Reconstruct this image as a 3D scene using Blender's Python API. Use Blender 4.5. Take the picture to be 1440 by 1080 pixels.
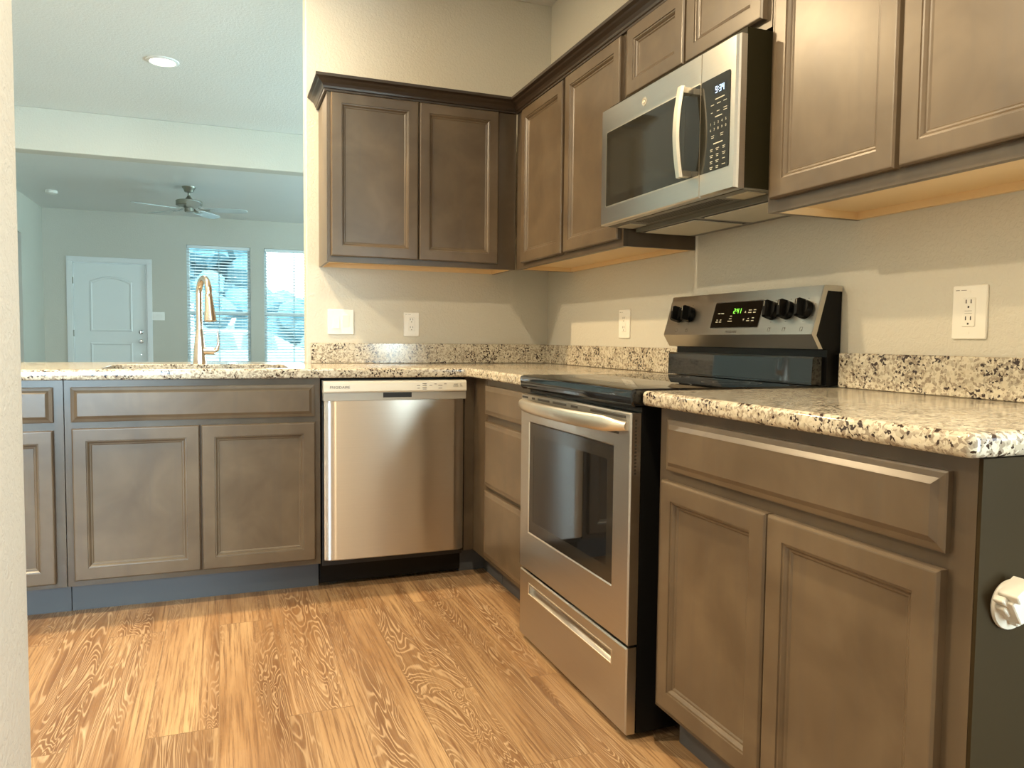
import bpy, bmesh, math, random
from mathutils import Vector, Matrix
random.seed(7)
SC = bpy.context.scene
COL = SC.collection
for o in list(bpy.data.objects): bpy.data.objects.remove(o)

# ---------------------------------------------------------------- camera
W_, H_ = 1440, 1080
FPX, PPX, PPY = 1068.04, 721.38, 536.87
CAM = Vector((-1.6361, -3.7528, 1.041))
fw = Vector((0.35790798, 0.93207273, -0.05605619)); rt = Vector((0.9337019, -0.35789279, 0.01065449)); up = Vector((0.01013135, 0.05615309, 0.99837077))
cd = bpy.data.cameras.new('camera'); cam = bpy.data.objects.new('camera', cd); COL.objects.link(cam)
cd.sensor_fit = 'HORIZONTAL'; cd.sensor_width = 36.0; cd.lens = FPX / W_ * 36.0
cd.shift_x = -(PPX - 720) / W_; cd.shift_y = -(540 - PPY) / W_
cd.clip_start = 0.02; cd.clip_end = 200
cam.matrix_world = Matrix(((rt.x, up.x, -fw.x, CAM.x), (rt.y, up.y, -fw.y, CAM.y), (rt.z, up.z, -fw.z, CAM.z), (0, 0, 0, 1)))
SC.camera = cam
# ---------------------------------------------------------------- exposure, world, daylight and fill
SC.view_settings.view_transform = 'Standard'; SC.view_settings.look = 'None'
SC.view_settings.exposure = 0.75; SC.view_settings.gamma = 1.0; SC.view_settings.use_curve_mapping = False
SC.cycles.use_denoising = True
SC.cycles.max_bounces = 10; SC.cycles.diffuse_bounces = 5; SC.cycles.glossy_bounces = 5
SC.cycles.transparent_max_bounces = 16; SC.cycles.caustics_reflective = False; SC.cycles.caustics_refractive = False
SC.cycles.sample_clamp_indirect = 4.0
DAY = (0.56, 0.90, 1.0)
WARM = (1.0, 0.81, 0.53)
H = 2.786          # ceiling height
YF = 8.46          # far wall face
wd = bpy.data.worlds.new('sky'); SC.world = wd; wd.use_nodes = True
bg = wd.node_tree.nodes['Background']; bg.inputs[0].default_value = (0.72, 0.93, 1.0, 1); bg.inputs[1].default_value = 7.0

def area(name, loc, direction, sx, sy, power, color, shape='RECTANGLE'):
    l = bpy.data.lights.new(name, 'AREA'); l.shape = shape; l.size = sx
    if shape in ('RECTANGLE', 'ELLIPSE'): l.size_y = sy
    l.energy = power; l.color = color
    o = bpy.data.objects.new(name, l); COL.objects.link(o); o.location = loc
    o.rotation_euler = Vector(direction).to_track_quat('-Z', 'Y').to_euler()
    return o
# unseen daylight areas outside modelled openings; first from reflections, others added as fill
area('daylight_rear', (0.40, -5.40, 1.13), (0, 1, 0), 0.62, 2.0, 75, (0.88, 0.95, 1.0))
area('fill_sink_front', (-3.05, -5.42, 1.35), (0, 1, 0), 1.3, 1.5, 150, (0.62, 0.80, 1.0))  # added fill for the sink cabinet fronts
area('fill_living', (3.46, 5.9, 1.3), (-1, 0, 1.5), 1.8, 1.5, 95, DAY)  # added fill, tilted up to brighten the living room ceiling
area('fill_dining', (3.46, 1.6, 1.3), (-1, 0, 1.5), 1.8, 1.5, 300, DAY)  # added fill, tilted up to brighten the dining ceiling
area('fill_left_wall', (1.60, -4.62, 1.45), (-1, 0, 0), 0.9, 1.3, 100, (0.90, 0.91, 1.0))  # added fill aimed at the near left wall face

# ---------------------------------------------------------------- node helpers / materials
def new_mat(name):
    m = bpy.data.materials.new(name); m.use_nodes = True
    return m, m.node_tree.nodes, m.node_tree.links, m.node_tree.nodes['Principled BSDF']
def simple(name, col, rough=0.5, metal=0.0, spec=0.5, emit=None, es=1.0):
    m, n, l, b = new_mat(name)
    b.inputs['Base Color'].default_value = (*col, 1); b.inputs['Roughness'].default_value = rough
    b.inputs['Metallic'].default_value = metal; b.inputs['Specular IOR Level'].default_value = spec
    if emit: b.inputs['Emission Color'].default_value = (*emit, 1); b.inputs['Emission Strength'].default_value = es
    return m
def coords(n, l, scale=(1, 1, 1), rot=(0, 0, 0), loc=(0, 0, 0)):
    tc = n.new('ShaderNodeTexCoord'); mp = n.new('ShaderNodeMapping')
    mp.inputs['Scale'].default_value = scale; mp.inputs['Rotation'].default_value = rot; mp.inputs['Location'].default_value = loc
    l.new(tc.outputs['Object'], mp.inputs['Vector']); return mp.outputs['Vector']
def noise(n, l, vec, scale, detail=3, rough=0.5, dist=0.0):
    t = n.new('ShaderNodeTexNoise'); t.inputs['Scale'].default_value = scale; t.inputs['Detail'].default_value = detail
    t.inputs['Roughness'].default_value = rough; t.inputs['Distortion'].default_value = dist
    if vec is not None: l.new(vec, t.inputs['Vector'])
    return t
def ramp(n, l, fac, stops, interp='LINEAR'):
    r = n.new('ShaderNodeValToRGB'); r.color_ramp.interpolation = interp
    while len(r.color_ramp.elements) < len(stops): r.color_ramp.elements.new(0.5)
    for e, (p, c) in zip(r.color_ramp.elements, stops):
        e.position = p; e.color = (*c, 1) if len(c) == 3 else c
    l.new(fac, r.inputs['Fac']); return r.outputs['Color']
def mix(n, l, a, b, fac, mode='MIX'):
    m = n.new('ShaderNodeMix'); m.data_type = 'RGBA'; m.blend_type = mode
    for s, v in ((m.inputs['Factor'], fac), (m.inputs[6], a), (m.inputs[7], b)):
        if hasattr(v, 'is_output') or isinstance(v, bpy.types.NodeSocket): l.new(v, s)
        elif isinstance(v, (int, float)): s.default_value = v
        else: s.default_value = (*v, 1)
    return m.outputs[2]
def math_(n, l, op, a, b=0.0, c=None):
    m = n.new('ShaderNodeMath'); m.operation = op
    for i, v in enumerate((a, b) if c is None else (a, b, c)):
        if isinstance(v, (int, float)): m.inputs[i].default_value = v
        else: l.new(v, m.inputs[i])
    return m.outputs[0]
def bump(n, l, b, height, strength, dist):
    bp = n.new('ShaderNodeBump'); bp.inputs['Strength'].default_value = strength; bp.inputs['Distance'].default_value = dist
    l.new(height, bp.inputs['Height']); l.new(bp.outputs['Normal'], b.inputs['Normal'])

def m_paint(name, col, rough=0.6, tex=0.5, scale=55):
    m, n, l, b = new_mat(name); v = coords(n, l)
    t1 = noise(n, l, v, scale, 3, 0.55, 0.6); t2 = noise(n, l, v, 1.3, 2)
    r = ramp(n, l, t1.outputs['Fac'], [(0.42, (0, 0, 0)), (0.58, (1, 1, 1))])
    bump(n, l, b, r, tex, 0.0022)
    c = mix(n, l, tuple(x * 0.97 for x in col), tuple(min(1, x * 1.03) for x in col), t2.outputs['Fac'])
    l.new(c, b.inputs['Base Color']); b.inputs['Roughness'].default_value = rough; b.inputs['Specular IOR Level'].default_value = 0.4
    return m
M = {}
M['wall'] = m_paint('greige_wall_paint', (0.58, 0.55, 0.475), 0.5, 0.3, 80)
M['ceiling'] = m_paint('white_ceiling_paint', (0.72, 0.71, 0.68), 0.42, 0.35, 60)
M['trim'] = simple('white_trim_paint', (0.72, 0.72, 0.70), 0.35)
M['door_white'] = simple('white_door_paint', (0.74, 0.76, 0.74), 0.4)
M['plastic'] = simple('white_plastic', (0.80, 0.77, 0.70), 0.3)
M['plastic_shadow'] = simple('dark_slot', (0.03, 0.025, 0.02), 0.6)
M['black'] = simple('black_enamel', (0.006, 0.006, 0.006), 0.25, 0, 0.15)
M['black_gloss'] = simple('black_glass', (0.004, 0.004, 0.004), 0.04, 0, 0.6)
M['black_matte'] = simple('black_plastic', (0.012, 0.012, 0.013), 0.5)
M['oven_glass'] = simple('oven_glass', (0.008, 0.008, 0.008), 0.03, 0, 0.5)
M['mw_glass'] = simple('microwave_glass', (0.022, 0.020, 0.014), 0.05, 0, 0.5)
M['mw_side'] = simple('microwave_case', (0.016, 0.013, 0.005), 0.5, 0, 0.15)
M['display'] = simple('display_glass', (0.006, 0.004, 0.002), 0.06, 0, 0.12)
M['maple'] = simple('maple', (0.72, 0.53, 0.29), 0.45)
M['nickel'] = simple('brushed_nickel', (0.56, 0.49, 0.41), 0.26, 1.0)
M['fan_metal'] = simple('fan_metal', (0.30, 0.29, 0.24), 0.35, 0.9)
M['fan_blade'] = simple('fan_blade', (0.50, 0.55, 0.55), 0.25, 0.0)
M['chrome'] = simple('chrome', (0.6, 0.6, 0.6), 0.15, 1.0)
M['dw_panel'] = simple('dishwasher_panel', (0.74, 0.70, 0.60), 0.35, 0.0)
M['dw_lip'] = simple('dishwasher_lip', (0.40, 0.38, 0.34), 0.35, 0.3)
M['ink'] = simple('grey_print', (0.16, 0.14, 0.12), 0.6)
M['ink_white'] = simple('white_print', (0.52, 0.49, 0.40), 0.6)
M['digit_blue'] = simple('blue_white_digits', (0.1, 0.1, 0.1), 0.5, emit=(0.55, 0.75, 1.0), es=1.6)
M['digit_green'] = simple('green_digits', (0.05, 0.1, 0.02), 0.5, emit=(0.25, 1.0, 0.06), es=1.3)
M['filter'] = simple('grease_filter', (0.62, 0.57, 0.46), 0.5, 0.3)
M['lens'] = simple('lamp_lens', (0.9, 0.85, 0.7), 0.5, emit=(1.0, 0.86, 0.62), es=5.0)

def m_cabinet(name='stained_maple_cabinet', k=1.0):
    m, n, l, b = new_mat(name)
    v = coords(n, l, (1, 1, 1)); vs = coords(n, l, (30, 30, 2.2))
    a = noise(n, l, v, 5.5, 3, 0.55, 0.5); g = noise(n, l, vs, 1.0, 3, 0.6)
    base = mix(n, l, (0.088 * k, 0.061 * k, 0.037 * k), (0.136 * k, 0.098 * k, 0.061 * k), ramp(n, l, a.outputs['Fac'], [(0.32, (0, 0, 0)), (0.70, (1, 1, 1))]))
    base = mix(n, l, base, (0.085, 0.066, 0.050), ramp(n, l, g.outputs['Fac'], [(0.52, (0, 0, 0)), (0.85, (0.55, 0.55, 0.55))]))
    l.new(base, b.inputs['Base Color']); b.inputs['Roughness'].default_value = 0.31; b.inputs['Specular IOR Level'].default_value = 0.5
    bump(n, l, b, g.outputs['Fac'], 0.05, 0.001)
    return m
M['cabinet'] = m_cabinet(); M['frame_shaded'] = m_cabinet('shaded_face_frame', 0.72)  # frame copy darkened for the shade around doors and under the counter
M['end_shaded'] = simple('shaded_end_panel', (0.030, 0.020, 0.008), 0.6, 0, 0.1)  # cabinet side in shadow, the shade is put into its colour
M['crown'] = simple('dark_crown', (0.030, 0.019, 0.012), 0.33)  # darker than the cabinet wood
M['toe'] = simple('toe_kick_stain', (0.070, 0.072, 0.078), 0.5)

def m_steel(name, horizontal=True, col=(0.58, 0.55, 0.50), rough=0.30, aniso=0.75):
    m, n, l, b = new_mat(name)
    sc = (4, 4, 900) if horizontal else (900, 900, 4)
    g = noise(n, l, coords(n, l, sc), 1.0, 2); s = noise(n, l, coords(n, l), 3.0, 2)
    c = mix(n, l, tuple(x * 0.94 for x in col), tuple(x * 1.05 for x in col), g.outputs['Fac'])
    l.new(c, b.inputs['Base Color']); b.inputs['Metallic'].default_value = 1.0
    b.inputs['Roughness'].default_value = rough
    b.inputs['Anisotropic'].default_value = aniso; b.inputs['Anisotropic Rotation'].default_value = 0.25
    tg = n.new('ShaderNodeTangent'); tg.direction_type = 'RADIAL'; tg.axis = 'Z'; l.new(tg.outputs['Tangent'], b.inputs['Tangent'])
    return m
M['steel'] = m_steel('brushed_steel')
M['steel_dw'] = m_steel('brushed_steel_dishwasher', col=(0.66, 0.61, 0.54), rough=0.31, aniso=1.0)
M['steel_light'] = m_steel('brushed_steel_light', col=(0.72, 0.66, 0.56), rough=0.33, aniso=0.4)

def m_granite():
    m, n, l, b = new_mat('speckled_granite')
    v = coords(n, l)
    dn = noise(n, l, v, 120, 2, 0.5)
    add = n.new('ShaderNodeVectorMath'); add.operation = 'MULTIPLY_ADD'
    l.new(dn.outputs['Color'], add.inputs[0]); add.inputs[1].default_value = (0.010, 0.010, 0.010); l.new(v, add.inputs[2])
    dv = add.outputs[0]
    def vor(scale, chan):
        t = n.new('ShaderNodeTexVoronoi'); t.inputs['Scale'].default_value = scale; l.new(dv, t.inputs['Vector'])
        s = n.new('ShaderNodeSeparateColor'); l.new(t.outputs['Color'], s.inputs[0]); return s.outputs[chan]
    big = noise(n, l, v, 14, 3, 0.6)
    base = ramp(n, l, big.outputs['Fac'], [(0.35, (0.42, 0.36, 0.26)), (0.52, (0.52, 0.465, 0.36)), (0.68, (0.60, 0.55, 0.44))])
    c1 = ramp(n, l, vor(130, 0), [(0.0, (0.52, 0.465, 0.36)), (0.30, (0.63, 0.585, 0.48)), (0.52, (0.38, 0.33, 0.25)), (0.68, (0.62, 0.56, 0.44)), (0.88, (0.27, 0.23, 0.18))], 'CONSTANT')
    base = mix(n, l, base, c1, 0.62)
    clus = noise(n, l, v, 22, 2, 0.5)
    d = math_(n, l, 'ADD', vor(170, 1), math_(n, l, 'MULTIPLY', math_(n, l, 'SUBTRACT', clus.outputs['Fac'], 0.5), 1.1))
    m1 = ramp(n, l, d, [(0.0, (0, 0, 0)), (0.67, (1, 1, 1))], 'CONSTANT')
    base = mix(n, l, base, (0.24, 0.19, 0.14), math_(n, l, 'MULTIPLY', m1, 0.85))
    m2 = ramp(n, l, d, [(0.0, (0, 0, 0)), (0.92, (1, 1, 1))], 'CONSTANT')
    base = mix(n, l, base, (0.035, 0.020, 0.015), m2)
    l.new(base, b.inputs['Base Color']); b.inputs['Roughness'].default_value = 0.14; b.inputs['Specular IOR Level'].default_value = 0.55
    return m
M['granite'] = m_granite()

def m_floor():
    m, n, l, b = new_mat('vinyl_oak_planks')
    v = coords(n, l, (1, 1, 1), (0, 0, math.radians(90)), (0.35, 0.05, 0))
    br = n.new('ShaderNodeTexBrick'); l.new(v, br.inputs['Vector'])
    br.inputs['Color1'].default_value = (0, 0, 0, 1); br.inputs['Color2'].default_value = (1, 1, 1, 1); br.inputs['Mortar'].default_value = (0.5, 0.5, 0.5, 1)
    br.inputs['Scale'].default_value = 1.0; br.inputs['Mortar Size'].default_value = 0.0016; br.inputs['Mortar Smooth'].default_value = 0.3
    br.inputs['Brick Width'].default_value = 1.22; br.inputs['Row Height'].default_value = 0.178; br.offset = 0.37; br.inputs['Bias'].default_value = 0
    sp = n.new('ShaderNodeSeparateColor'); l.new(br.outputs['Color'], sp.inputs[0]); pid = sp.outputs[0]
    # per plank shift of the grain
    cb = n.new('ShaderNodeCombineXYZ'); l.new(math_(n, l, 'MULTIPLY', pid, 37.0), cb.inputs[0]); l.new(math_(n, l, 'MULTIPLY', pid, 11.0), cb.inputs[1])
    def stretched(sc):
        vv = coords(n, l, sc); ad = n.new('ShaderNodeVectorMath'); l.new(vv, ad.inputs[0]); l.new(cb.outputs[0], ad.inputs[1]); return ad.outputs[0]
    field = noise(n, l, stretched((8.5, 0.95, 1)), 1.0, 3, 0.5, 0.9)
    rings = math_(n, l, 'PINGPONG', math_(n, l, 'MULTIPLY', field.outputs['Fac'], 34.0), 0.5)
    fine = noise(n, l, stretched((120, 2.6, 1)), 1.0, 5, 0.7)
    rr = ramp(n, l, math_(n, l, 'MULTIPLY_ADD', rings, 2.0, math_(n, l, 'MULTIPLY', math_(n, l, 'SUBTRACT', fine.outputs['Fac'], 0.5), 0.8)), [(0.0, (1, 1, 1)), (0.20, (0.7, 0.7, 0.7)), (0.42, (0.08, 0.08, 0.08)), (1.0, (0, 0, 0))])
    broad = noise(n, l, stretched((7.0, 0.7, 1)), 1.0, 4, 0.6, 0.3)
    base = ramp(n, l, broad.outputs['Fac'], [(0.32, (0.17, 0.085, 0.035)), (0.44, (0.31, 0.175, 0.08)), (0.56, (0.42, 0.26, 0.13)), (0.74, (0.53, 0.36, 0.19))])
    base = mix(n, l, base, (0.17, 0.085, 0.038), ramp(n, l, fine.outputs['Fac'], [(0.47, (0, 0, 0)), (0.63, (0.88, 0.88, 0.88))]))
    amt = ramp(n, l, noise(n, l, stretched((6.5, 0.7, 1)), 1.0, 2, 0.5).outputs['Fac'], [(0.42, (0.03, 0.03, 0.03)), (0.60, (0.85, 0.85, 0.85))])
    dark = mix(n, l, base, (0.16, 0.078, 0.035), math_(n, l, 'MULTIPLY', amt, 0.75))
    base = mix(n, l, dark, (0.56, 0.40, 0.24), math_(n, l, 'MULTIPLY', math_(n, l, 'MULTIPLY', rr, amt), 0.85))
    tone = n.new('ShaderNodeHueSaturation'); l.new(base, tone.inputs['Color']); l.new(math_(n, l, 'MULTIPLY_ADD', pid, 0.18, 0.90), tone.inputs['Value'])
    base = mix(n, l, tone.outputs[0], (0.14, 0.08, 0.04), math_(n, l, 'MULTIPLY', br.outputs['Fac'], 0.45))
    l.new(base, b.inputs['Base Color']); b.inputs['Roughness'].default_value = 0.42; b.inputs['Specular IOR Level'].default_value = 0.4
    bump(n, l, b, fine.outputs['Fac'], 0.12, 0.0008)
    return m
M['floor'] = m_floor()
def m_glass():
    m = bpy.data.materials.new('clear_window_glass'); m.use_nodes = True; n = m.node_tree.nodes; l = m.node_tree.links; n.clear()
    o = n.new('ShaderNodeOutputMaterial'); mx = n.new('ShaderNodeMixShader'); t = n.new('ShaderNodeBsdfTransparent'); g = n.new('ShaderNodeBsdfGlossy'); f = n.new('ShaderNodeFresnel')
    t.inputs[0].default_value = (0.93, 0.98, 0.97, 1); g.inputs['Roughness'].default_value = 0.01; f.inputs[0].default_value = 1.45
    l.new(f.outputs[0], mx.inputs[0]); l.new(t.outputs[0], mx.inputs[1]); l.new(g.outputs[0], mx.inputs[2]); l.new(mx.outputs[0], o.inputs[0]); return m
M['glass'] = m_glass()
M['blind'] = simple('white_blind', (0.80, 0.83, 0.83), 0.45)
M['vinyl'] = simple('white_window_vinyl', (0.72, 0.78, 0.78), 0.4)
M['muntin'] = simple('grey_muntin', (0.30, 0.40, 0.42), 0.4)

# ---------------------------------------------------------------- mesh helpers
def NB(): return bmesh.new()
def link(name, bm, mat, parent=None, smooth=False, label=None, recalc=True):
    if recalc: bmesh.ops.recalc_face_normals(bm, faces=bm.faces[:])
    me = bpy.data.meshes.new(name); bm.to_mesh(me); bm.free()
    if smooth:
        for p in me.polygons: p.use_smooth = True
        try: me.set_sharp_from_angle(angle=math.radians(35))
        except Exception: pass
    me.materials.append(M[mat] if isinstance(mat, str) else mat)
    o = bpy.data.objects.new(name, me); COL.objects.link(o)
    if parent is not None:
        o.parent = parent
        if parent.parent is None: o.matrix_parent_inverse = Matrix.Translation(-parent.location)
    if label: o['label'] = label
    return o
def tag(o, label, cat, group=None):
    o['label'] = label; o['category'] = cat
    if group: o['group'] = group
    return o
def thing(name, label, cat, loc=(0, 0, 0), group=None):
    o = bpy.data.objects.new(name, None); COL.objects.link(o); o.location = loc; o.empty_display_size = 0.1
    return tag(o, label, cat, group)
def struct(name, bm, mat, parent=None, smooth=False):
    o = link(name, bm, mat, parent, smooth)
    if parent is None: o['kind'] = 'structure'
    return o
def box(bm, x0, x1, y0, y1, z0, z1, r=0.0, seg=2):
    x0, x1 = min(x0, x1), max(x0, x1); y0, y1 = min(y0, y1), max(y0, y1); z0, z1 = min(z0, z1), max(z0, z1)
    g = bmesh.ops.create_cube(bm, size=1.0); vs = g['verts']
    for v in vs: v.co = Vector(((x0 + x1) / 2 + v.co.x * (x1 - x0), (y0 + y1) / 2 + v.co.y * (y1 - y0), (z0 + z1) / 2 + v.co.z * (z1 - z0)))
    if r > 0:
        es = list({e for v in vs for e in v.link_edges})
        bmesh.ops.bevel(bm, geom=es, offset=r, segments=seg, profile=0.5, affect='EDGES')
class Fr:
    """panel frame: a runs right along u, b up, c outward along n"""
    def __init__(s, o, u): s.o = Vector(o); s.u = Vector(u).normalized(); s.w = Vector((0, 0, 1)); s.n = s.u.cross(s.w)
    def p(s, a, b, c=0.0): return s.o + s.u * a + s.w * b + s.n * c
class FrT(Fr):
    def __init__(s, o, u, w): s.o = Vector(o); s.u = Vector(u).normalized(); s.w = Vector(w).normalized(); s.n = s.u.cross(s.w)
FB = Fr((0, 0, 0), (1, 0, 0))        # faces toward -y : a = x, c = -y
FRI = Fr((0, 0, 0), (0, -1, 0))      # faces toward -x : a = -y, c = -x
def loft(bm, loops, cap0=True, cap1=True):
    rings = [[bm.verts.new(p) for p in lp] for lp in loops]
    n = len(rings[0])
    for a, b in zip(rings, rings[1:]):
        for i in range(n): bm.faces.new((a[i], a[(i + 1) % n], b[(i + 1) % n], b[i]))
    if cap0: bm.faces.new(rings[0][::-1])
    if cap1: bm.faces.new(rings[-1])
    return rings
def fbox(bm, F, a0, a1, b0, b1, c0, c1):
    loft(bm, [[F.p(a0, b0, c), F.p(a1, b0, c), F.p(a1, b1, c), F.p(a0, b1, c)] for c in (c0, c1)])
def panel(bm, F, a0, a1, b0, b1, c, rings):
    loft(bm, [[F.p(a0 + i, b0 + i, c + d), F.p(a1 - i, b0 + i, c + d), F.p(a1 - i, b1 - i, c + d), F.p(a0 + i, b1 - i, c + d)] for i, d in rings])
T = 0.020
DOOR = [(0, 0), (0, T - .005), (.0035, T - .0005), (.006, T), (.045, T), (.0460, T - .0030), (.0500, T - .0036), (.0545, T - .0080), (.0562, T - .0108), (.0600, T - .0112), (.0635, T - .0138)]
DRAW = [(0, 0), (0, T - .010), (.003, T - .0085), (.012, T - .0065), (.020, T - .0015), (.0225, T)]
DRAWF = [(0, 0), (0, T - .005), (.003, T - .0035), (.010, T - .0025), (.018, T - .0005), (.020, T)]
def rrect(a0, a1, b0, b1, r, n=4):
    pts = []
    for cx, cy, s in ((a1 - r, b0 + r, -90), (a1 - r, b1 - r, 0), (a0 + r, b1 - r, 90), (a0 + r, b0 + r, 180)):
        for k in range(n + 1):
            t = math.radians(s + 90 * k / n); pts.append((cx + r * math.cos(t), cy + r * math.sin(t)))
    return pts
def rpanel(bm, F, a0, a1, b0, b1, c0, c1, r, e=0.0):
    lp = [[F.p(a, b, c0) for a, b in rrect(a0, a1, b0, b1, r)]]
    if e:
        lp.append([F.p(a, b, c1 - e) for a, b in rrect(a0, a1, b0, b1, r)])
        lp.append([F.p(a, b, c1) for a, b in rrect(a0 + e, a1 - e, b0 + e, b1 - e, max(r - e, 0.0005))])
    else: lp.append([F.p(a, b, c1) for a, b in rrect(a0, a1, b0, b1, r)])
    loft(bm, lp)
def ringv(c, axis, r, n, ph=0.0, ry=None):
    axis = Vector(axis).normalized(); a = axis.orthogonal().normalized(); b = axis.cross(a)
    ry = r if ry is None else ry
    return [Vector(c) + a * (r * math.cos(ph + 2 * math.pi * k / n)) + b * (ry * math.sin(ph + 2 * math.pi * k / n)) for k in range(n)]
def cyl(bm, p0, p1, r0, r1=None, n=20):
    r1 = r0 if r1 is None else r1; ax = Vector(p1) - Vector(p0)
    loft(bm, [ringv(p0, ax, r0, n), ringv(p1, ax, r1, n)])
def lathe(bm, o, axis, prof, n=28):
    o = Vector(o); ax = Vector(axis).normalized()
    loft(bm, [ringv(o + ax * h, ax, max(r, 1e-4), n) for r, h in prof])
def tube(bm, pts, rad, n=14, cap=True):
    pts = [Vector(p) for p in pts]; loops = []
    t0 = (pts[1] - pts[0]).normalized(); a = t0.orthogonal().normalized()
    for i, p in enumerate(pts):
        t = (pts[min(i + 1, len(pts) - 1)] - pts[max(i - 1, 0)]).normalized()
        a = (a - t * a.dot(t)).normalized(); b = t.cross(a); r = rad[i] if isinstance(rad, (list, tuple)) else rad
        loops.append([p + a * (r * math.cos(2 * math.pi * k / n)) + b * (r * math.sin(2 * math.pi * k / n)) for k in range(n)])
    loft(bm, loops, cap, cap)
def text(bm, F, s, a, b, c, size, depth=0.0003, wide=1.0):
    cu = bpy.data.curves.new('t', 'FONT'); cu.body = s; cu.size = size; cu.extrude = depth; cu.align_x = 'CENTER'; cu.resolution_u = 2
    ob = bpy.data.objects.new('t', cu); COL.objects.link(ob); dg = bpy.context.evaluated_depsgraph_get()
    me = bpy.data.meshes.new_from_object(ob.evaluated_get(dg)); idx = [bm.verts.new(F.p(a + v.co.x * wide, b + v.co.y, c + v.co.z)) for v in me.vertices]
    for p in me.polygons:
        try: bm.faces.new([idx[i] for i in p.vertices])
        except ValueError: pass
    bpy.data.objects.remove(ob); bpy.data.curves.remove(cu); bpy.data.meshes.remove(me)
SEG = {'0': 'abcdef', '1': 'bc', '2': 'abged', '3': 'abgcd', '4': 'fgbc', '9': 'abcdfg'}
def seg7(bm, F, s, a, b, c, w, h, t):
    for ch in s:
        if ch == ':':
            for q in (0.3, 0.7): fbox(bm, F, a, a + t, b + h * q, b + h * q + t, c, c + .0004)
            a += t * 2.2; continue
        for g in SEG[ch]:
            if g in 'agd': z = b + {'a': h - t, 'g': h / 2 - t / 2, 'd': 0}[g]; fbox(bm, F, a, a + w, z, z + t, c, c + .0004)
            else:
                x = a if g in 'ef' else a + w - t; z0 = b + (h / 2 if g in 'bf' else 0); fbox(bm, F, x, x + t, z0, z0 + h / 2, c, c + .0004)
        a += w * 1.45
def holes_wall(bm, axis, at, th, s0, s1, z0, z1, holes):
    """wall slab along s with rectangular holes (s0,s1,z0,z1); axis 'x' = wall runs along x at y=at..at+th"""
    S = sorted({s0, s1, *[h[0] for h in holes], *[h[1] for h in holes]}); Z = sorted({z0, z1, *[h[2] for h in holes], *[h[3] for h in holes]})
    solid = lambda i, j: 0 <= i < len(S) - 1 and 0 <= j < len(Z) - 1 and not any(h[0] - 1e-6 <= S[i] and S[i + 1] <= h[1] + 1e-6 and h[2] - 1e-6 <= Z[j] and Z[j + 1] <= h[3] + 1e-6 for h in holes)
    P = (lambda s, t, z: Vector((s, t, z))) if axis == 'x' else (lambda s, t, z: Vector((t, s, z)))
    vd = {}
    def V(s, t, z):
        k = (s, t, z)
        if k not in vd: vd[k] = bm.verts.new(P(s, t, z))
        return vd[k]
    for i in range(len(S) - 1):
        for j in range(len(Z) - 1):
            if not solid(i, j): continue
            a, b, c, d = S[i], S[i + 1], Z[j], Z[j + 1]
            for t in (at, at + th): bm.faces.new([V(a, t, c), V(b, t, c), V(b, t, d), V(a, t, d)])
            if not solid(i - 1, j): bm.faces.new([V(a, at, c), V(a, at + th, c), V(a, at + th, d), V(a, at, d)])
            if not solid(i + 1, j): bm.faces.new([V(b, at, c), V(b, at + th, c), V(b, at + th, d), V(b, at, d)])
            if not solid(i, j - 1): bm.faces.new([V(a, at, c), V(a, at + th, c), V(b, at + th, c), V(b, at, c)])
            if not solid(i, j + 1): bm.faces.new([V(a, at, d), V(a, at + th, d), V(b, at + th, d), V(b, at, d)])

# ================================================================ SETTING
XL, XR = -3.93, 3.3
b = NB(); box(b, XL - .12, XR + .12, -5.3, YF + .12, -0.06, 0); struct('floor', b, 'floor')
b = NB(); box(b, XL - .12, XR + .12, -5.3, YF + .12, H, H + .06); struct('ceiling', b, 'ceiling')
b = NB(); box(b, -1.255, .12, 0, .115, 0, H, .004, 1); struct('wall_back', b, 'wall')
b = NB(); box(b, 0, .12, -3.5, 0, 0, H); struct('wall_right', b, 'wall')
b = NB(); box(b, -2.04, -1.9155, -5.2, -2.43, 0, H, .004, 1); struct('wall_left', b, 'wall')
b = NB(); holes_wall(b, 'y', 1.42, .12, -5.3, -3.38, 0, H, [(-5.1, -4.15, .8, 2.1)]); struct('wall_added_right', b, 'wall')  # unseen wall added to carry the window that lights the left wall
b = NB(); box(b, .12, 1.42, -3.5, -3.38, 0, H); struct('wall_nook_front', b, 'wall')
b = NB(); box(b, -2.78, -1.256, .002, .11, 0, .875); struct('wall_peninsula', b, 'wall')
WIN = [(-2.105, -1.215, .62, 2.375), (-1.02, -.13, .62, 2.375)]
D0 = (-3.585, -2.632, 0.0, 2.075)
b = NB(); holes_wall(b, 'x', YF, .13, XL - .12, XR + .12, 0, H, WIN + [D0]); struct('wall_far', b, 'wall')
b = NB(); holes_wall(b, 'y', XL - .12, .12, -5.3, YF, 0, H, [(6.1, 7.25, 0, 2.29)]); struct('wall_living_left', b, 'wall')
b = NB(); holes_wall(b, 'y', XR, .12, -5.3, YF, 0, H, [(5.0, 6.8, .75, 2.25), (.7, 2.5, .75, 2.25)]); struct('wall_living_right', b, 'wall')
b = NB(); holes_wall(b, 'x', -5.3, .1, XL - .12, XR + .12, 0, H, [(.07, .73, .12, 2.15), (-3.7, -2.4, .6, 2.1)]); struct('wall_rear', b, 'wall')
b = NB(); box(b, -5.3, -5.2, 5.8, 7.5, 0, H); box(b, -5.3, XL - .12, 5.7, 5.8, 0, H); box(b, -5.3, XL - .12, 7.5, 7.6, 0, H); struct('wall_hall', b, 'wall')
b = NB(); box(b, -5.3, XL - .12, 5.7, 7.6, -.06, 0); box(b, -5.3, XL - .12, 5.7, 7.6, H, H + .06); struct('floor_hall', b, 'floor')
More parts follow.
